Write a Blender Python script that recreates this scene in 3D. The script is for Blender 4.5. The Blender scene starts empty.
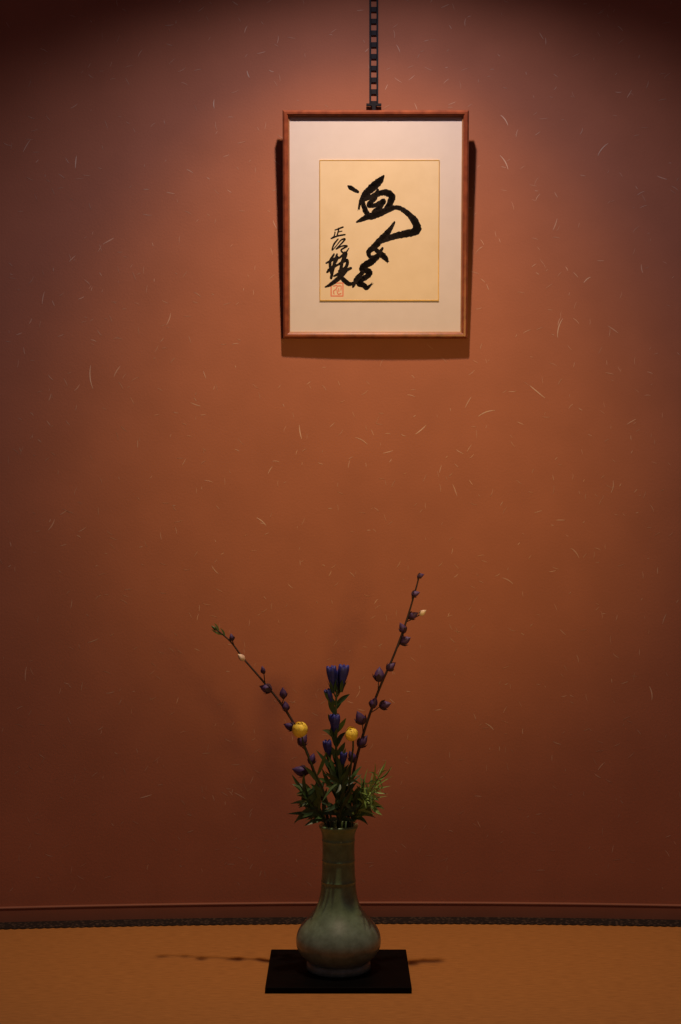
import bpy, math, random
from mathutils import Vector, Matrix
random.seed(7)
S = bpy.context.scene
COL = S.collection
try:
    S.view_settings.view_transform = 'Standard'
    S.view_settings.look = 'None'
except Exception: pass

F, D, H = 1500.0, 3.0, 0.81
def P(px, py, d):
    return Vector(((px-340.5)/F*d, d-D, H-(py-512)/F*d))

# ---------------------------------------------------------------- materials
def mat(name, c, rough=.6, c2=None, scale=20, bump=0, bscale=120, coat=0, detail=4, spec=.5, metal=0):
    m = bpy.data.materials.new(name); m.use_nodes = True
    nt = m.node_tree; b = nt.nodes['Principled BSDF']
    b.inputs['Roughness'].default_value = rough
    b.inputs['Specular IOR Level'].default_value = spec
    b.inputs['Metallic'].default_value = metal
    if coat:
        b.inputs['Coat Weight'].default_value = coat; b.inputs['Coat Roughness'].default_value = .12
    tc = nt.nodes.new('ShaderNodeTexCoord')
    if c2 is None: c2 = tuple(x*.8 for x in c[:3])+(1,)
    n = nt.nodes.new('ShaderNodeTexNoise'); n.inputs['Scale'].default_value = scale; n.inputs['Detail'].default_value = detail
    nt.links.new(tc.outputs['Object'], n.inputs['Vector'])
    r = nt.nodes.new('ShaderNodeValToRGB')
    r.color_ramp.elements[0].position = .35; r.color_ramp.elements[0].color = c2
    r.color_ramp.elements[1].position = .65; r.color_ramp.elements[1].color = c
    nt.links.new(n.outputs['Fac'], r.inputs['Fac']); nt.links.new(r.outputs['Color'], b.inputs['Base Color'])
    if bump:
        n2 = nt.nodes.new('ShaderNodeTexNoise'); n2.inputs['Scale'].default_value = bscale; n2.inputs['Detail'].default_value = 5
        nt.links.new(tc.outputs['Object'], n2.inputs['Vector'])
        bp = nt.nodes.new('ShaderNodeBump'); bp.inputs['Strength'].default_value = bump; bp.inputs['Distance'].default_value = .002
        nt.links.new(n2.outputs['Fac'], bp.inputs['Height']); nt.links.new(bp.outputs['Normal'], b.inputs['Normal'])
    return m

M = {}
M['wall'] = mat('terracotta_plaster', (.38,.147,.087,1), .85, (.35,.135,.080,1), 9, .14, 240, spec=.15, detail=9)
M['fibA'] = mat('straw_fibre_bright', (.62,.43,.33,1), .8, spec=.1)
M['fibB'] = mat('straw_fibre_mid', (.56,.34,.25,1), .8, spec=.1)
M['fibC'] = mat('straw_fibre_faint', (.48,.25,.17,1), .8, spec=.1)
M['base'] = mat('baseboard_paint', (.32,.125,.075,1), .6, (.29,.112,.066,1), 9, spec=.3)
M['wood'] = mat('red_brown_wood', (.29,.075,.030,1), .35, (.18,.042,.018,1), 60, coat=.2)
M['lip'] = mat('gilded_lip', (.36,.17,.08,1), .4, spec=.5)
M['mat'] = mat('pale_mat_card', (.70,.65,.63,1), .9, (.68,.63,.61,1), 40, spec=.1)
M['paper'] = mat('cream_art_paper', (.78,.66,.46,1), .8, (.74,.62,.42,1), 25, spec=.15)
M['gold'] = mat('gold_paper_edge', (.78,.50,.14,1), .35, metal=.3)
M['ink'] = mat('black_ink', (.010,.008,.008,1), .7, (.016,.012,.011,1), 90, spec=.1)
M['seal'] = mat('vermilion_seal_ink', (.72,.22,.14,1), .7, (.74,.28,.18,1), 400, spec=.1)
M['iron'] = mat('black_iron', (.008,.008,.012,1), .6, (.012,.012,.018,1), 50, spec=.15)
M['lacq'] = mat('black_lacquer', (.0022,.0022,.0022,1), .55, (.003,.003,.003,1), 30, spec=.04)
M['foot'] = mat('bare_clay', (.10,.085,.06,1), .7, bump=.3)
M['stem'] = mat('dark_purple_stem', (.035,.018,.022,1), .6, (.022,.012,.012,1), 60)
M['gstem'] = mat('green_stem', (.035,.06,.018,1), .6)
M['bud'] = mat('purple_bud', (.085,.042,.19,1), .6, (.040,.019,.09,1), 160)
M['calyx'] = mat('dark_calyx', (.05,.028,.06,1), .6)
M['pale'] = mat('pale_bud', (.78,.66,.50,1), .5, (.55,.40,.32,1), 120)
M['gent'] = mat('blue_violet_petal', (.022,.030,.30,1), .55, (.010,.014,.15,1), 150)
M['yel'] = mat('yellow_petal', (1,.82,.11,1), .5, (.99,.77,.09,1), 150)
M['yelc'] = mat('yellow_centre', (1,.80,.09,1), .7)
M['leafd'] = mat('dark_green_leaf', (.040,.092,.036,1), .5, (.022,.054,.022,1), 60)
M['leafm'] = mat('mid_green_leaf', (.078,.165,.050,1), .5, (.050,.112,.034,1), 60)
M['leafl'] = mat('light_green_leaf', (.27,.44,.11,1), .5, (.19,.33,.08,1), 60)

def tatami():
    m = bpy.data.materials.new('tatami_rush'); m.use_nodes = True
    nt = m.node_tree; b = nt.nodes['Principled BSDF']; L = nt.links.new
    b.inputs['Roughness'].default_value = .65; b.inputs['Specular IOR Level'].default_value = .2
    tc = nt.nodes.new('ShaderNodeTexCoord')
    w = nt.nodes.new('ShaderNodeTexWave'); w.bands_direction = 'Y'; w.inputs['Scale'].default_value = 70
    w.inputs['Distortion'].default_value = 1.2; w.inputs['Detail'].default_value = 2
    L(tc.outputs['Object'], w.inputs['Vector'])
    mp = nt.nodes.new('ShaderNodeMapping'); mp.inputs['Scale'].default_value = (45, 260, 1)
    L(tc.outputs['Object'], mp.inputs['Vector'])
    n = nt.nodes.new('ShaderNodeTexNoise'); n.inputs['Scale'].default_value = 1; n.inputs['Detail'].default_value = 3
    L(mp.outputs['Vector'], n.inputs['Vector'])
    a = nt.nodes.new('ShaderNodeMath'); a.operation = 'MULTIPLY_ADD'; a.inputs[1].default_value = .18
    L(w.outputs['Fac'], a.inputs[0]); L(n.outputs['Fac'], a.inputs[2])
    r = nt.nodes.new('ShaderNodeValToRGB')
    r.color_ramp.elements[0].position = .3; r.color_ramp.elements[0].color = (.37,.158,.040,1)
    r.color_ramp.elements[1].position = .9; r.color_ramp.elements[1].color = (.54,.245,.066,1)
    L(a.outputs[0], r.inputs['Fac']); L(r.outputs['Color'], b.inputs['Base Color'])
    bp = nt.nodes.new('ShaderNodeBump'); bp.inputs['Strength'].default_value = .3; bp.inputs['Distance'].default_value = .001
    L(a.outputs[0], bp.inputs['Height']); L(bp.outputs['Normal'], b.inputs['Normal'])
    return m
M['tatami'] = tatami()

def heri():
    m = bpy.data.materials.new('woven_dark_border'); m.use_nodes = True
    nt = m.node_tree; b = nt.nodes['Principled BSDF']; L = nt.links.new
    b.inputs['Roughness'].default_value = .8; b.inputs['Specular IOR Level'].default_value = .15
    tc = nt.nodes.new('ShaderNodeTexCoord')
    v = nt.nodes.new('ShaderNodeTexVoronoi'); v.inputs['Scale'].default_value = 130
    L(tc.outputs['Object'], v.inputs['Vector'])
    r = nt.nodes.new('ShaderNodeValToRGB')
    r.color_ramp.elements[0].position = .15; r.color_ramp.elements[0].color = (.10,.065,.045,1)
    r.color_ramp.elements[1].position = .45; r.color_ramp.elements[1].color = (.022,.016,.014,1)
    L(v.outputs['Distance'], r.inputs['Fac']); L(r.outputs['Color'], b.inputs['Base Color'])
    return m
M['heri'] = heri()

def celadon():
    m = bpy.data.materials.new('celadon_glaze'); m.use_nodes = True
    nt = m.node_tree; b = nt.nodes['Principled BSDF']; L = nt.links.new
    b.inputs['Roughness'].default_value = .38; b.inputs['Coat Weight'].default_value = .35; b.inputs['Coat Roughness'].default_value = .15
    tc = nt.nodes.new('ShaderNodeTexCoord')
    sp = nt.nodes.new('ShaderNodeSeparateXYZ'); L(tc.outputs['Object'], sp.inputs[0])
    n0 = nt.nodes.new('ShaderNodeTexNoise'); n0.inputs['Scale'].default_value = 30; n0.inputs['Detail'].default_value = 4
    L(tc.outputs['Object'], n0.inputs['Vector'])
    zz = nt.nodes.new('ShaderNodeMath'); zz.operation = 'MULTIPLY_ADD'; zz.inputs[1].default_value = .05
    L(n0.outputs['Fac'], zz.inputs[0]); L(sp.outputs['Z'], zz.inputs[2])
    g = nt.nodes.new('ShaderNodeValToRGB'); e = g.color_ramp.elements
    e[0].position = .05; e[0].color = (.165,.230,.185,1)
    e[1].position = .28; e[1].color = (.150,.275,.125,1)
    k = e.new(.095); k.color = (.165,.240,.185,1)
    k = e.new(.130); k.color = (.150,.235,.140,1)
    k = e.new(.17); k.color = (.150,.260,.125,1)
    L(zz.outputs[0], g.inputs['Fac'])
    n = nt.nodes.new('ShaderNodeTexNoise'); n.inputs['Scale'].default_value = 70; n.inputs['Detail'].default_value = 9; n.inputs['Roughness'].default_value = .65
    L(tc.outputs['Object'], n.inputs['Vector'])
    r = nt.nodes.new('ShaderNodeValToRGB'); r.color_ramp.elements[0].position = .32; r.color_ramp.elements[0].color = (.68,.68,.62,1)
    r.color_ramp.elements[1].position = .66; r.color_ramp.elements[1].color = (1.15,1.15,1.15,1)
    L(n.outputs['Fac'], r.inputs['Fac'])
    mx = nt.nodes.new('ShaderNodeMix'); mx.data_type = 'RGBA'; mx.blend_type = 'MULTIPLY'; mx.inputs['Factor'].default_value = 1
    L(g.outputs['Color'], mx.inputs['A']); L(r.outputs['Color'], mx.inputs['B'])
    L(mx.outputs['Result'], b.inputs['Base Color'])
    return m
M['celadon'] = celadon()

# ---------------------------------------------------------------- mesh helpers
class MB:
    def __init__(s): s.v = []; s.f = []; s.mi = []
    def add(s, vs, fs, mi=0):
        o = len(s.v); s.v += [tuple(v) for v in vs]; s.f += [tuple(i+o for i in f) for f in fs]; s.mi += [mi]*len(fs)
        return s
    def box(s, c, h, mi=0):
        x, y, z = c; a, b, d = h
        vs = [(x+i*a, y+j*b, z+k*d) for k in (-1,1) for j in (-1,1) for i in (-1,1)]
        return s.add(vs, [(0,2,3,1),(4,5,7,6),(0,1,5,4),(2,6,7,3),(0,4,6,2),(1,3,7,5)], mi)
    def lathe(s, prof, n=48, closed=False):
        vs = []; fs = []
        for r, z in prof:
            for k in range(n):
                t = 2*math.pi*k/n; vs.append((r*math.cos(t), r*math.sin(t), z))
        m = len(prof)
        for i in range(m-1 if not closed else m):
            j = (i+1) % m
            for k in range(n):
                l = (k+1) % n; fs.append((i*n+k, i*n+l, j*n+l, j*n+k))
        return s.add(vs, fs)
    def tube(s, pts, rad, n=8):
        vs = []; fs = []; m = len(pts)
        for i, p in enumerate(pts):
            t = (pts[min(i+1,m-1)]-pts[max(i-1,0)]).normalized()
            u = t.cross(Vector((0,1,.13))).normalized(); w = t.cross(u)
            for k in range(n):
                a = 2*math.pi*k/n; vs.append(p+rad[i]*(u*math.cos(a)+w*math.sin(a)))
        for i in range(m-1):
            for k in range(n):
                l = (k+1) % n; fs.append((i*n+k, i*n+l, i*n+n+l, i*n+n+k))
        fs.append(tuple(range(n-1,-1,-1))); fs.append(tuple(range((m-1)*n, m*n)))
        return s.add(vs, fs)
    def xf(s, M4): s.v = [tuple(M4 @ Vector(v)) for v in s.v]; return s
    def build(s, name, mats, parent=None, origin=(0,0,0), smooth=False, bevel=0):
        me = bpy.data.meshes.new(name); me.from_pydata(s.v, [], s.f); me.update()
        o = bpy.data.objects.new(name, me); COL.objects.link(o)
        for m in (mats if isinstance(mats, list) else [mats]): me.materials.append(m)
        for p, i in zip(me.polygons, s.mi): p.material_index = i; p.use_smooth = smooth
        o.location = origin
        if parent: o.parent = parent
        if bevel:
            b = o.modifiers.new('bevel', 'BEVEL'); b.width = bevel; b.segments = 2; b.limit_method = 'ANGLE'
        return o

def thing(name, label, cat, loc, group=None):
    o = bpy.data.objects.new(name, None); COL.objects.link(o); o.location = loc; o.empty_display_size = .02
    o['label'] = label; o['category'] = cat
    if group: o['group'] = group
    return o
def catmull(pts, n=8):
    out = []; m = len(pts)
    for i in range(m-1):
        a, b, c, d = pts[max(i-1,0)], pts[i], pts[i+1], pts[min(i+2,m-1)]
        for k in range(n):
            t = k/n
            out.append(tuple(.5*(2*b[q]+(c[q]-a[q])*t+(2*a[q]-5*b[q]+4*c[q]-d[q])*t*t+(3*b[q]-a[q]-3*c[q]+d[q])*t**3) for q in range(len(b))))
    out.append(tuple(pts[-1])); return out
def axis_m(d):
    return d.normalized().to_track_quat('Z', 'Y').to_matrix().to_4x4()

# ---------------------------------------------------------------- setting
CV = .031
def wy(x):
    a = min(abs(x), .9); y = -CV*a*a/.4624
    if abs(x) > .9: y -= (abs(x)-.9)*2*CV*.9/.4624
    return y+.014*x
XS = [-1.7+3.4*i/272 for i in range(273)]
def sweep(prof, mi=0, xs=XS):
    vs = []; fs = []; n = len(prof)
    for x in xs:
        for dy, z in prof: vs.append((x, wy(x)+dy, z))
    for i in range(len(xs)-1):
        for k in range(n):
            l = (k+1) % n; fs.append((i*n+k, (i+1)*n+k, (i+1)*n+l, i*n+l))
    fs.append(tuple(range(n))); fs.append(tuple(range((len(xs)-1)*n+n-1, (len(xs)-1)*n-1, -1)))
    return vs, fs
wb = MB(); v, f = sweep([(0,0),(0,2.6),(.12,2.6),(.12,0)]); wb.add(v, f, 0)
def fibre(x, z, ang, L, w, curve, mi):
    pts = []
    n = 6
    for i in range(n+1):
        t = i/n-.5
        pts.append((x+L*t*math.cos(ang)-curve*L*(t*t)*math.sin(ang), z+L*t*math.sin(ang)+curve*L*(t*t)*math.cos(ang), w*(1-abs(2*t)**2*.7)/2))
    vs = []; fs = []
    for i, (a, b, h) in enumerate(pts):
        p, q = pts[max(i-1,0)], pts[min(i+1,n)]
        tx, tz = q[0]-p[0], q[1]-p[1]; l = math.hypot(tx, tz) or 1
        nx, nz = -tz/l, tx/l
        for sgn in (-1, 1):
            xx = a+sgn*nx*h; vs.append((xx, wy(xx)-.00022, b+sgn*nz*h))
    for i in range(n):
        a = i*2
        fs.append((a,a+1,a+3,a+2))
    wb.add(vs, fs, mi)
seen = [(300,432,100,16,0),(262,521,-40,14,0),(421,430,40,16,0),(362,440,-30,16,1),(388,452,15,12,1),(468,402,60,14,1),(486,412,20,20,0),
 (537,392,-40,22,0),(558,328,75,22,0),(612,330,-35,14,1),(601,150,50,18,0),(505,162,-60,18,0),(78,165,85,14,0),(170,320,70,14,1),
 (92,378,95,26,0),(118,372,60,14,1),(196,405,-20,12,1),(650,692,100,16,0),(147,795,15,14,0),(240,795,-30,14,1),(612,487,80,14,1),
 (575,552,-50,14,1),(55,525,60,14,1),(29,672,85,16,1),(490,726,-40,12,0),(508,580,-30,14,1),(662,618,70,12,1),(248,75,-70,8,0),(214,105,90,10,0),
 (628,96,60,10,1),(660,180,-20,12,1),(30,150,60,16,1),(110,243,30,14,1),(505,120,-55,14,0),(586,280,40,10,0),(640,270,100,10,1),(555,225,70,14,1),
 (560,520,0,10,1),(270,470,60,10,1),(455,490,110,14,1),(630,422,30,12,1),(46,300,80,14,1),(215,570,-50,12,1),(95,640,20,12,1),(600,765,50,12,1)]
for px, py, a, L, k in seen:
    fibre((px-340.5)/500, H-(py-512)/500, math.radians(a), L*.9/500, .0020, random.uniform(-.4,.4), 1+k)
for i in range(3400):
    fibre(random.uniform(-1.5,1.5), random.uniform(.06,2.4), random.uniform(0,math.pi), random.uniform(.005,.018), random.uniform(.0010,.0017),
          random.uniform(-.35,.35), random.choice((2,2,3,3,3,3)))
o = wb.build('wall_back', [M['wall'], M['fibA'], M['fibB'], M['fibC']]); o['kind'] = 'structure'
fb = MB(); fb.box((0,-1.72,-.03), (1.75,1.84,.03)); o = fb.build('floor', M['tatami']); o['kind'] = 'structure'
bb = MB(); v, f = sweep([(0,0),(0,.031),(-.006,.031),(-.0072,.0297),(-.0072,.0280),(-.006,.0268),(-.006,0)]); bb.add(v, f)
o = bb.build('baseboard_back', M['base']); o['kind'] = 'structure'
tb = MB(); vs = []; fs = []; N = 1360
for i in range(N+1):
    x = -1.7+3.4*i/N; e = .050+.0045*abs(math.sin(x*math.pi/.016))
    y0 = wy(x)-.0062; y1 = wy(x)-e
    vs += [(x,y0,0),(x,y0,.0018),(x,y1,.0018),(x,y1,0)]
for i in range(N):
    for k in range(4):
        l = (k+1) % 4; fs.append((i*4+k, (i+1)*4+k, (i+1)*4+l, i*4+l))
tb.add(vs, fs); o = tb.build('trim_1', M['heri']); o['kind'] = 'structure'

# ---------------------------------------------------------------- framed calligraphy
FW, FH, FT = .366, .445, .020
lean = math.radians(5.2)
fr = thing('framed_calligraphy', 'reddish-brown wooden frame with pale mat around black brush calligraphy, hung on the wall', 'picture frame', (0,0,0))
zb = H-(336.5-512)/F*2.96
fr.location = ((375.6-340.5)/F*2.96, wy(.067)-.004, zb)
fr.rotation_euler = (lean, 0, 0)
def ring(mb, ox0, ox1, oz0, oz1, prof):
    n = len(prof); vs = []
    for cx, cz, sx, sz in ((ox0,oz0,1,1),(ox1,oz0,-1,1),(ox1,oz1,-1,-1),(ox0,oz1,1,-1)):
        for ins, y in prof: vs.append((cx+sx*ins, y, cz+sz*ins))
    fs = []
    for c in range(4):
        d = (c+1) % 4
        for k in range(n):
            l = (k+1) % n; fs.append((c*n+k, c*n+l, d*n+l, d*n+k))
    mb.add(vs, fs)
b = MB(); ring(b, -FW/2, FW/2, 0, FH, [(0,0),(0,-.014),(.0015,-.018),(.004,-FT),(.008,-FT),(.0105,-.018),(.0115,-.013),(.0115,0)])
b.build('moulding', M['wood'], fr)
b = MB(); ring(b, -FW/2+.0115, FW/2-.0115, .0115, FH-.0115, [(0,-.006),(0,-.0135),(.0022,-.0125),(.0022,-.006)])
o = b.build('inner_lip', M['lip'], fr); o['label'] = 'thin lighter inner edge of the frame'
b = MB(); b.box((0,-.0015,FH/2), (FW/2-.012,.0014,FH/2-.012)); b.build('backing_board', M['foot'], fr)
b = MB(); b.box((0,-.0085,FH/2), (FW/2-.0118,.0022,FH/2-.0118)); o = b.build('mat_board', M['mat'], fr); o['label'] = 'plain pale mat'
SC = 1/511.0
def loc2(px, py): return ((px-375.9)*SC, (338.8-py)*SC)
x0, z0 = loc2(319.5,300.5); x1, z1 = loc2(440,160.5)
b = MB(); b.box(((x0+x1)/2,-.0112,(z0+z1)/2), ((x1-x0)/2,.0009,(z1-z0)/2))
art = b.build('art_board', M['paper'], fr); art['label'] = 'cream art board with brushed characters'
b = MB(); ring(b, x0-.0004, x1+.0004, z0-.0004, z1+.0004, [(0,-.0108),(0,-.0124),(.0015,-.0124),(.0015,-.0120)])
b.build('gold_edge', M['gold'], art)
YI = -.01216
def strokes(mb, lst, ws=1.0, y=YI, dry=0.0):
    for q, st in enumerate(lst):
        pts = catmull(st, 8); yy = y-.00001*q; m = len(pts)
        nrm = []
        for i, (px, py, w) in enumerate(pts):
            p, r = pts[max(i-1,0)], pts[min(i+1,m-1)]
            tx, ty = r[0]-p[0], r[1]-p[1]; l = math.hypot(tx, ty) or 1
            nrm.append((-ty/l, tx/l, tx/l, ty/l))
        vs = []; fs = []
        for i, (px, py, w) in enumerate(pts):
            h = w*ws/2; nx, ny = nrm[i][:2]
            for sg in (-1, 1):
                j = 1+dry*random.uniform(-.22,.18)
                X, Z = loc2(px+sg*nx*h*j, py+sg*ny*h*j); vs.append((X, yy, Z))
        for i in range(m-1): fs.append((i*2,i*2+1,i*2+3,i*2+2))
        mb.add(vs, fs)
        for j in range(0, m, 2):
            px, py, w = pts[j]; vs = []
            for k in range(12):
                a = 2*math.pi*k/12; X, Z = loc2(px+w*ws/2*.92*math.cos(a), py+w*ws/2*.92*math.sin(a)); vs.append((X, yy-.000004, Z))
            mb.add(vs, [tuple(range(12))])
        if dry > .5 and m > 20:
            px, py, w = pts[-1]; nx, ny, tx, ty = nrm[-1]; w = max(w, 2.2)
            for k in range(3):
                o_ = (k/2-.5)*w*.8; L_ = random.uniform(.8,2.2); hh = .22
                vs = []
                for aa, bb_ in ((-1.5,-hh),(-1.5,hh),(L_,hh*.6),(L_,-hh*.6)):
                    X, Z = loc2(px+tx*aa+nx*(o_+bb_), py+ty*aa+ny*(o_+bb_)); vs.append((X, yy-.000008, Z))
                mb.add(vs, [(0,1,2,3)])
main = [
 [(348,186,1.5),(351,188,4.5),(358,192,3)],
 [(384,176,2),(380,181,7),(372,188,8),(364,196,6),(360,204,3),(359,209,1.5)],
 [(363,198,3),(364,206,5),(367,213,5.5),(371,216,3)],
 [(365,200,3),(375,195,5),(385,192.5,6.5),(392,196,7),(390,204,6.5),(385,210,4)],
 [(378,190,3),(375,198,5),(369,205,5),(376,205,4.5),(384,201,5),(380,207,5),(374,212,4.5)],
 [(357,222,2),(365,218,5.5),(376,214.5,7.5),(388,210,6),(398,207.5,4.5),(408,213,5.5),(416,222,7.5),(417.5,230,8.5),(408,233.5,7.5),(395,236,6.5),(382,241,5),(373,246,2)],
 [(395,222,2),(390,230,5),(383,238,7),(375,246,6.5),(369,252,5),(371,257,4),(378,256,4)],
 [(373,247,2.5),(379,252,5.5),(385,257,6),(388,261,3)],
 [(383,248,2.5),(378,256,5.5),(371,262,7.5),(364,266,6.5),(362,270,5),(369,271,6),(369,275,5.5),(361,280,6),(359,284,5),(364,285,5.5),(367,288,4.5),(372,284,1.5)],
 [(363,272,4),(357,279,5.5),(353,287,2)],
]
sig = [
 [(335,230,1.4),(339,228.5,1.6),(343,227,1.9)],[(339,228,1.6),(338,232,1.5),(337,236,1.7)],[(338,232,1.2),(342,231,1.2)],[(335,232,1.4),(334,236,1.3),(331,238.5,1.4),(337,236,1.9),(345,234.5,1.7)],
 [(338,239,1.6),(334,244,1.9),(332,250,1.3),(336,246,1.1),(341,240,1.5),(345,239,1.9),(341,244,1.6),(336,249,1.3),(342,246,1.6),(347,246,2.1),(341,250,1.7),(345,253,2.1),(349,248,1)],
 [(334,254,2),(330,262,3.2),(331,273,2.6)],[(326,263,1.8),(332,260,2.8),(338,257,2.2),(333,266,2.6),(327,272,2.4)],[(328,270,2.4),(333,267,3),(339,264,2)],[(337,254,2),(334,264,3.4),(331,278,3)],
 [(339,258,2),(346,253,3.2),(344,260,2.6),(339,264,2.6),(347,260,3.4),(346,267,3.4),(339,271,2.8)],[(345,252,2),(342,263,3.4),(339,278,3.6)],[(334,276,2),(342,272,3.8),(351,268,3)],
 [(347,270,3),(340,277,5),(331,284,4),(325,287,1.5)],[(338,274,3),(344,280,5),(350,284,4.4),(357,281,1.8)],
]
b = MB(); strokes(b, main, 1.02, dry=.6); o = b.build('brush_character', M['ink'], art); o['label'] = 'large black brushed character'
b = MB(); strokes(b, sig, .97, dry=.3); o = b.build('brush_signature', M['ink'], art); o['label'] = 'small black brushed column of writing'
seal = [[(331,283,1.3),(343,283,1.3)],[(331,296,1.3),(343,296,1.3)],[(331,283,1.3),(331,296,1.3)],[(343,283,1.3),(343,296,1.3)],
 [(333.5,286,1.1),(337,285.5,1.1),(336,289,1.1),(333.5,291,1.1),(334,294,1.1)],[(338,286,1.1),(341,286,1.1),(341,290,1.1)],[(337,290,1.0),(338,294,1.1),(341,293.5,1.1)],[(338.5,288.5,1),(339,291.5,1)]]
b = MB(); strokes(b, seal); o = b.build('red_seal', M['seal'], art); o['label'] = 'small square red seal stamp'

# ---------------------------------------------------------------- hanger strip with holes
hx = (374-340.5)/F*2.98; hz0 = H-(101-512)/F*2.98; hz1 = 2.30
hg = thing('picture_hanger', 'slim black metal hanger strip with a row of slots, above the frame', 'picture hanger', (hx, wy(hx)-.003, hz0))
b = MB(); pitch = .0235; wS = .0090; n = int((hz1-hz0)/pitch)
for s in (-1, 1): b.box((s*(wS-.0019), 0, n*pitch/2), (.0019,.0007,n*pitch/2))
for i in range(n+1): b.box((0,0,i*pitch), (wS-.003,.0007,.0048))
b.build('slotted_strip', M['iron'], hg)
b = MB(); b.box((0,-.004,-.004), (.015,.003,.0022))
b.box((0,-.0055,-.012),(.0035,.0018,.010)); b.box((0,-.013,-.0215),(.0035,.009,.0018))
b.build('hook', M['iron'], hg)

# ---------------------------------------------------------------- board + vase
VD = 2.63; VX = (338.5-340.5)/F*VD; VY = VD-D
bd = MB(); bd.box((0,0,.005), (.1235,.111,.005))
o = bd.build('display_board', M['lacq'], None, (VX, VY+.003, .0002), bevel=.0015)
o['label'] = 'square black lacquered board lying on the tatami under the vase'; o['category'] = 'board'
VZ = .0103
vs_ = thing('vase', 'grey-green celadon vase with a long neck and round belly holding flowers', 'vase', (VX, VY, VZ))
prof = [(.0,.012),(.046,.012),(.0525,.0145),(.060,.020),(.0680,.029),(.0730,.039),(.0743,.049),(.0728,.060),(.0675,.072),(.0580,.084),(.0475,.096),(.0398,.107),(.0350,.118),
 (.0322,.130),(.0306,.142),(.0299,.150),(.0307,.1535),(.0297,.157),(.0287,.172),(.0284,.186),(.0292,.1895),(.0283,.193),(.0281,.207),(.0283,.221),(.0292,.2245),(.0285,.228),
 (.0292,.235),(.0312,.2425),(.0340,.2475),(.0345,.250),(.0332,.252),(.0300,.251),(.0270,.244),(.0250,.232),(.0240,.200),(.0250,.150),(.030,.114),(.051,.082),(.066,.052),(.05,.03),(.0,.025)]
pp = catmull(prof, 3)
b = MB(); b.lathe(pp, 64); b.build('body', M['celadon'], vs_, smooth=True)
b = MB(); b.lathe([(.044,.012),(.047,.014),(.0535,.0145),(.0560,.010),(.0565,.003),(.0555,.0),(.049,.0),(.047,.006)], 64, True)
b.build('foot_ring', M['celadon'], vs_, smooth=True)

# ---------------------------------------------------------------- plants
def stem_curve(px_pts, n=6):
    pts = [P(a, c, VD+d) for a, c, d in px_pts]
    return [Vector(q) for q in catmull([tuple(p) for p in pts], n)]
def stem(root, pts, r0, r1, m, extra=()):
    o = root.location; mb = MB(); k = len(pts)
    mb.tube([p-o for p in pts], [r0+(r1-r0)*i/(k-1) for i in range(k)], 8)
    for a, c, r in extra: mb.tube([a-o, (a+c)/2-o+Vector((0,0,-.0008)), c-o], [r,r,r], 6)
    return mb.build('stem', m, root, smooth=True)
def bud(root, base, d, L, R, m, cal=True, name='bud', pleat=0, cm=None):
    mb = MB(); n = 20 if pleat else 15
    prof = [(.25,0),(.58,.10),(.88,.26),(1.0,.40),(.88,.60),(.58,.80),(.28,.93),(.04,1.06)] if not pleat else \
           [(.28,0),(.38,.12),(.54,.30),(.76,.48),(.94,.66),(1.0,.78),(.98,.87),(.90,.94),(.62,.96),(.30,.92),(.05,.88)]
    mb.lathe([(r*R, z*L) for r, z in prof], n)
    nv = []
    pl = pleat or .07; kk = 5 if pleat else 3; ph = random.uniform(0,6)
    for x, y, z in mb.v:
        c5 = math.cos(kk*math.atan2(y,x)+ph); s = 1+pl*c5
        nv.append((x*s, y*s*(1 if pleat else .88), z+(.05*L*c5 if pleat and z > .85*L else 0)))
    mb.v = nv
    mb.f.append(tuple(range(n-1,-1,-1))); mb.mi.append(0)
    mb.xf(axis_m(d))
    o = mb.build(name, m, root, base-root.location, smooth=True)
    if cal:
        c = MB(); ns = 5
        for k in range(ns):
            a = 2*math.pi*k/ns
            rr = [(.30,-.04),(.72,.10),(1.06,.30),(1.10,.55)] if not pleat else [(.32,-.04),(.5,.12),(.72,.28),(.95,.46)]
            ww = [.28,.42,.36,.03]
            vs = []; fs = []
            for (r, z), w in zip(rr, ww):
                for sg in (-1, 1):
                    aa = a+sg*w*1.3; vs.append((r*R*1.08*math.cos(aa), r*R*1.08*math.sin(aa), z*L))
            for i in range(3): fs.append((2*i,2*i+1,2*i+3,2*i+2))
            c.add(vs, fs)
        c.xf(axis_m(d)); c.build('calyx', cm or M['calyx'], o, smooth=True)
    return o
def leaf(root, base, tip, w, m, sag=.15, face=None):
    mb = MB(); d = tip-base; L = d.length; d.normalize()
    fc = face or Vector((random.uniform(-.8,.8), -1, random.uniform(.0,.9)))
    side = d.cross(fc).normalized(); nrm = side.cross(d).normalized()
    n = 9; vs = []; fs = []
    up = Vector((0,0,1)); sw = random.uniform(-.09,.09)
    for i in range(n+1):
        t = i/n; h = w/2*math.sin(math.pi*min(1,t**.75*.97+.03))**.9
        if i == n: h = w*.01
        c = d*L*t + up*L*sag*(math.sin(math.pi*t)) + side*L*sw*math.sin(math.pi*t)
        vs += [c-side*h+nrm*h*.25, c, c+side*h+nrm*h*.25]
    for i in range(n):
        a = i*3; fs += [(a,a+1,a+4,a+3),(a+1,a+2,a+5,a+4)]
    mb.add(vs, fs)
    return mb.build('leaf', m, root, base-root.location, smooth=True)
def near(pts, q):
    return min(pts, key=lambda p: (p-q).length)

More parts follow.
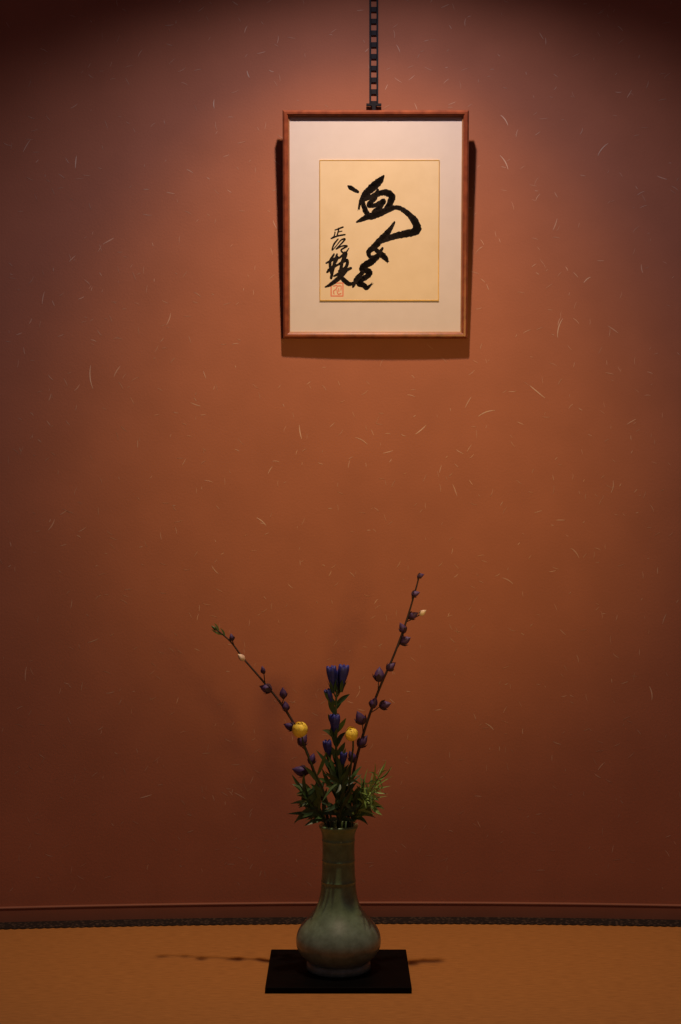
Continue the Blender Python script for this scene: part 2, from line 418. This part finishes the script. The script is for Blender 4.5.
def branch(label, px_pts, buds, tips=()):
    pts = stem_curve(px_pts)
    r = thing('budding_branch', label, 'flower stem', pts[0], 'budding branches in the vase')
    ex = []; bl = []
    for px, py, L, kind in buds:
        L *= random.uniform(.85,1.05)
        q = P(px, py, VD+random.uniform(-.012,.012))
        i = min(range(len(pts)), key=lambda k: (Vector((pts[k].x,0,pts[k].z))-Vector((q.x,0,q.z))).length)
        i0 = max(0, i-2); a = pts[i0]
        tang = (pts[min(i+1,len(pts)-1)]-pts[max(i-1,0)]).normalized()
        off = Vector((q.x-pts[i].x, 0, q.z-pts[i].z))
        d = (tang*.9+off.normalized()*.8+Vector((random.uniform(-.3,.3),random.uniform(-.45,.2),random.uniform(-.2,.3)))).normalized()
        q.y = pts[i].y+random.uniform(-.010,.004)
        base = q-d*L*.5
        ex.append((a, base+d*L*.03, .0009)); bl.append((base, d, L, kind))
    stem(r, pts, .0031, .0012, M['stem'], ex)
    for base, d, L, kind in bl:
        bud(r, base, d, L, L*random.uniform(.33,.41)*(.7 if kind == 2 else 1), M['bud'] if kind == 0 else M['pale'] if kind == 1 else M['leafm'], cal=kind != 1, cm=M['leafd'] if kind == 2 else None)
    for a, c in tips:
        leaf(r, P(*a, VD+px_pts[-1][2]), P(*c, VD+px_pts[-1][2]-.005), .0036, M['leafm'], .05)
    return r, pts

branch('tall budding branch leaning right, reaching highest above the vase',
 [(345,880,.010),(348,826,.014),(352,780,.010),(363,735,.004),(378,692,-.004),(394,655,-.008),(406,622,-.010),(415,592,-.01),(420,573,-.01)],
 [(420,575,.014,0),(415,593,.015,0),(422,612,.015,1),(413,615,.019,0),(402,627,.022,0),(405,640,.021,0),(391,666,.021,0),(379,674,.024,0),
  (385,704,.026,0),(374,703,.020,0),(360,717,.026,0),(363,742,.024,0),(352,757,.022,0)])
branch('thin budding branch leaning far out to the left of the vase',
 [(333,880,.006),(329,826,.010),(318,785,.016),(308,755,.018),(294,724,.02),(279,701,.02),(262,680,.02),(243,658,.02),(230,641,.02),(213,627,.02)],
 [(214,628,.013,2),(231,638,.014,0),(241,658,.016,1),(263,670,.016,0),(265,690,.021,0),(283,694,.023,0),(285,708,.021,0),(289,728,.022,0),
  (303,741,.022,0),(300,772,.027,0),(312,761,.022,0)], tips=[((222,635),(211,629)),((219,632),(214,623)),((225,637),(220,628))])

# blue gentian
GD = VD-.010
gp = stem_curve([(338,880,-.002),(338,826,-.002),(337,790,-.008),(336,740,-.010),(336,705,-.010),(337,690,-.010)])
g = thing('blue_gentian', 'upright blue-violet gentian stem in the middle of the arrangement', 'flower', gp[0])
gfl = [((333,692),(331,667),.0088),((341,691),(344,666),.0092),((337,694),(337,671),.0080),((335,738),(335,715),.0090),((329,760),(327,741),.0076),((334,708),(327,690),.006),((341,772),(344,753),.006)]
ex = []
for i, (a, c, R) in enumerate(gfl):
    q = P(*a, GD+(.009 if i == 2 else 0)); e = P(*c, GD-.004+(.014 if i == 2 else 0)); k = near(gp, q-Vector((0,0,.012)))
    ex.append((k, q+(e-q)*.05, .0012))
stem(g, gp, .0028, .0016, M['gstem'], ex)
for i, (a, c, R) in enumerate(gfl):
    q = P(*a, GD+(.009 if i == 2 else 0)); e = P(*c, GD-.004+(.014 if i == 2 else 0))
    bud(g, q, e-q, (e-q).length*1.05, R, M['gent'], cal=True, name='flower', pleat=.12, cm=M['leafd'])
for a, c in [((336,704),(324,692)),((337,704),(350,694)),((336,742),(322,730)),((337,735),(346,718)),((337,775),(316,750)),((337,776),(346,748)),((337,800),(316,778)),
             ((338,800),(352,778)),((337,715),(328,700)),((337,760),(325,744)),((337,725),(328,714)),((337,758),(345,742)),((337,788),(325,764)),((337,790),(349,764)),
             ((337,750),(330,728)),((337,768),(331,746)),((337,780),(343,758)),((337,710),(345,698)),((337,745),(346,732)),((337,783),(328,756)),((337,795),(345,770)),((337,797),(322,768))]:
    k = near(gp, P(*a, GD)); leaf(g, k, P(c[0], c[1], VD-.022+random.uniform(-.01,.012)), .0095, random.choice((M['leafd'],M['leafd'],M['leafm'])), .08)

# yellow flowers: compact cups of overlapping, slightly uneven petals
def yellow(label, px_pts, leaves, R=.0125):
    pts = stem_curve(px_pts); r = thing('yellow_flower', label, 'flower', pts[0], 'yellow flowers in the vase')
    stem(r, pts, .0022, .0014, M['gstem'])
    top = pts[-1]; ax = Vector((random.uniform(-.3,.3), -.55, .8)).normalized(); A = axis_m(ax)
    mb = MB()
    for q, (np_, rad, th1, hw) in enumerate([(6,1.0,50,.76),(5,.95,34,.84),(4,.90,16,.95)]):
        for k in range(np_):
            a = 2*math.pi*(k+.5*q)/np_+random.uniform(-.2,.2); vs = []; fs = []; tt = th1+random.uniform(-16,14); fl_ = random.uniform(-.02,.22); rd = rad*random.uniform(.93,1.08)
            for i in range(9):
                t = i/8; th = math.radians(168+(tt-168)*t)
                w = hw*(.5+.5*math.sin(math.pi*min(1,.15+.70*t)))*(1 if i < 8 else .7)
                for j in (-1,-.5,0,.5,1):
                    rr = R*rd*(1-.03*abs(j)+fl_*t**3)
                    aa = a+w*j
                    vs.append((rr*math.sin(th)*math.cos(aa), rr*math.sin(th)*math.sin(aa), R*.95+rr*math.cos(th)-(.05*R*abs(j) if i == 8 else 0)))
            for i in range(8):
                for j in range(4):
                    b_ = i*5+j; fs.append((b_,b_+1,b_+6,b_+5))
            mb.add(vs, fs)
    mb.xf(A); mb.build('petals', M['yel'], r, top-r.location, smooth=True)
    mb = MB(); mb.lathe([(0,1.78*R),(.35*R,1.70*R),(.62*R,1.44*R),(.76*R,1.0*R),(.6*R,.5*R),(0,.2*R)], 16); mb.xf(A)
    mb.build('flower_centre', M['yelc'], r, top-r.location, smooth=True)
    mb = MB(); mb.lathe([(0,-.003),(.003,-.002),(.0050,.0002),(.0052,.0012),(.0035,.0008),(0,0)], 14); mb.xf(A)
    mb.build('calyx', M['leafm'], r, top-r.location, smooth=True)
    for a, c, w in leaves:
        leaf(r, near(pts, P(*a, VD-.015)), P(c[0], c[1], VD-.03), w, M['leafm'], .1)
yellow('yellow flower on the left, beside the left-leaning branch', [(335,880,-.010),(332,826,-.014),(325,795,-.022),(313,768,-.030),(304,746,-.036),(302,735,-.036)],
       [((320,785),(304,766),.008),((316,772),(326,752),.007),((326,800),(310,784),.008)], .0132)
yellow('yellow flower on the right, beside the right-leaning branch', [(342,880,-.010),(344,826,-.012),(348,795,-.026),(351,765,-.036),(353,748,-.042),(353,739,-.042)],
       [((349,782),(362,766),.008),((347,800),(362,790),.008)], .0112)

# foliage sprigs
def sprig(name, label, px_pts, leaves, m, w, sag=.12, r=.0018, auto=0, box=None, others=None, wr=(.005,.0095), lr=(.020,.052)):
    pts = stem_curve(px_pts); t = thing(name, label, 'foliage', pts[0])
    stem(t, pts, r, r*.55, M['gstem'])
    for a, c in leaves:
        leaf(t, near(pts, P(*a, VD+px_pts[2][2])), P(c[0], c[1], VD+px_pts[-1][2]+random.uniform(-.02,.015)), w*random.uniform(.75,1.25), m, sag)
    k0 = int(len(pts)*.30)
    for i in range(auto):
        p = pts[random.randrange(k0, len(pts))]
        tip = P(random.uniform(box[0],box[1]), random.uniform(box[2],box[3]), VD+px_pts[-1][2]+random.uniform(-.03,.03))
        d = tip-p; L = min(d.length, random.uniform(*lr))
        if d.length < .012: continue
        tip = p+d.normalized()*L
        leaf(t, p, tip, random.uniform(*wr), random.choice(others or (M['leafd'],M['leafm'],m)), random.uniform(-.1,.2))
sprig('leafy_sprig', 'green leafy sprig spreading left over the vase mouth', [(332,880,-.004),(326,827,-.006),(319,812,-.016),(311,802,-.020),(302,794,-.020)],
 [((326,822),(287,814)),((323,818),(294,822)),((318,810),(290,804)),((308,800),(292,784)),((305,797),(304,774)),((320,812),(312,784)),((325,820),(327,788)),
  ((316,808),(320,778)),((325,821),(304,826)),((322,816),(300,818)),((320,813),(300,806))], M['leafm'], .0090, auto=38, box=(288,332,770,825))
sprig('leafy_sprig', 'dark green leafy sprig standing at the front centre of the vase mouth', [(339,880,-.012),(340,828,-.016),(341,812,-.022),(341,795,-.024),(340,780,-.024)],
 [((340,822),(320,802)),((340,820),(362,803)),((341,812),(325,784)),((341,810),(357,782)),((341,800),(329,766)),((341,798),(350,764)),((340,786),(337,756)),
  ((341,805),(335,774)),((340,820),(324,822)),((340,820),(356,822)),((341,815),(322,814)),((341,815),(359,813))], M['leafd'], .0090, auto=42, box=(314,368,758,824))
sprig('leafy_sprig', 'mid green leafy sprig low on the right of the vase mouth', [(345,880,-.004),(350,827,-.004),(355,813,-.014),(362,805,-.018),(370,799,-.018)],
 [((351,820),(376,818)),((354,815),(384,808)),((353,817),(352,788)),((361,806),(364,778)),((356,812),(360,786)),((351,822),(368,825)),((352,819),(372,812)),((355,814),(366,796))], M['leafm'], .0085, auto=38, box=(346,386,772,824),
 others=(M['leafm'],M['leafm'],M['leafd'],M['leafl']))
fl = [((356,814),(384,806)),((360,806),(388,796)),((364,800),(391,786)),((370,792),(393,776)),((374,784),(392,767)),((378,776),(386,760)),((366,797),(368,768)),((370,790),(375,762)),((362,803),(360,774)),((358,810),(378,816))]
sprig('feathery_sprig', 'light green feathery sprig at the right edge of the flowers', [(347,880,.004),(352,827,.002),(358,810,-.022),(368,795,-.034),(379,777,-.034)], fl, M['leafl'], .0032, .06, .0012,
 auto=82, box=(356,396,756,816), others=(M['leafl'],M['leafl'],M['leafl'],M['leafm']), wr=(.0022,.0034), lr=(.018,.044))

# ---------------------------------------------------------------- lights, world, camera
def look(o, t): o.rotation_euler = (Vector(t)-o.location).to_track_quat('-Z','Y').to_euler()
def spot(name, e, col, deg, blend, loc, tgt, soft):
    l = bpy.data.lights.new(name, 'SPOT'); l.energy = e; l.color = col; l.spot_size = math.radians(deg); l.spot_blend = blend; l.shadow_soft_size = soft
    o = bpy.data.objects.new(name, l); COL.objects.link(o); o.location = loc; look(o, tgt)
spot('alcove_downlight', 28.5, (1,.85,.95), 129, .64, (.06,-.6,2.2), (.0601,-.6,0), .024)
spot('downlight_warm_fill', 52, (1,.60,.20), 72, 1.0, (.06,-.58,2.2), (.05,-.06,.45), .024)  # added second cone at the downlight, turns wall middle and floor orange
spot('room_warm_fill', 62, (1,.585,.15), 35, 1.0, (.62,-2.2,.90), (.08,0,.84), .14)  # added unseen warm fill; brightens mid wall, throws the vase's soft shadow left
w = bpy.data.worlds.new('room_ambience'); S.world = w; w.use_nodes = True
w.node_tree.nodes['Background'].inputs[0].default_value = (1,.62,.78,1); w.node_tree.nodes['Background'].inputs[1].default_value = .046
c = bpy.data.cameras.new('camera'); cam = bpy.data.objects.new('camera', c); COL.objects.link(cam)
c.sensor_fit = 'VERTICAL'; c.sensor_height = 36; c.lens = 36*F/1024; c.clip_start = .05
cam.location = (0,-D,H); cam.rotation_euler = (math.pi/2,0,0)
S.camera = cam
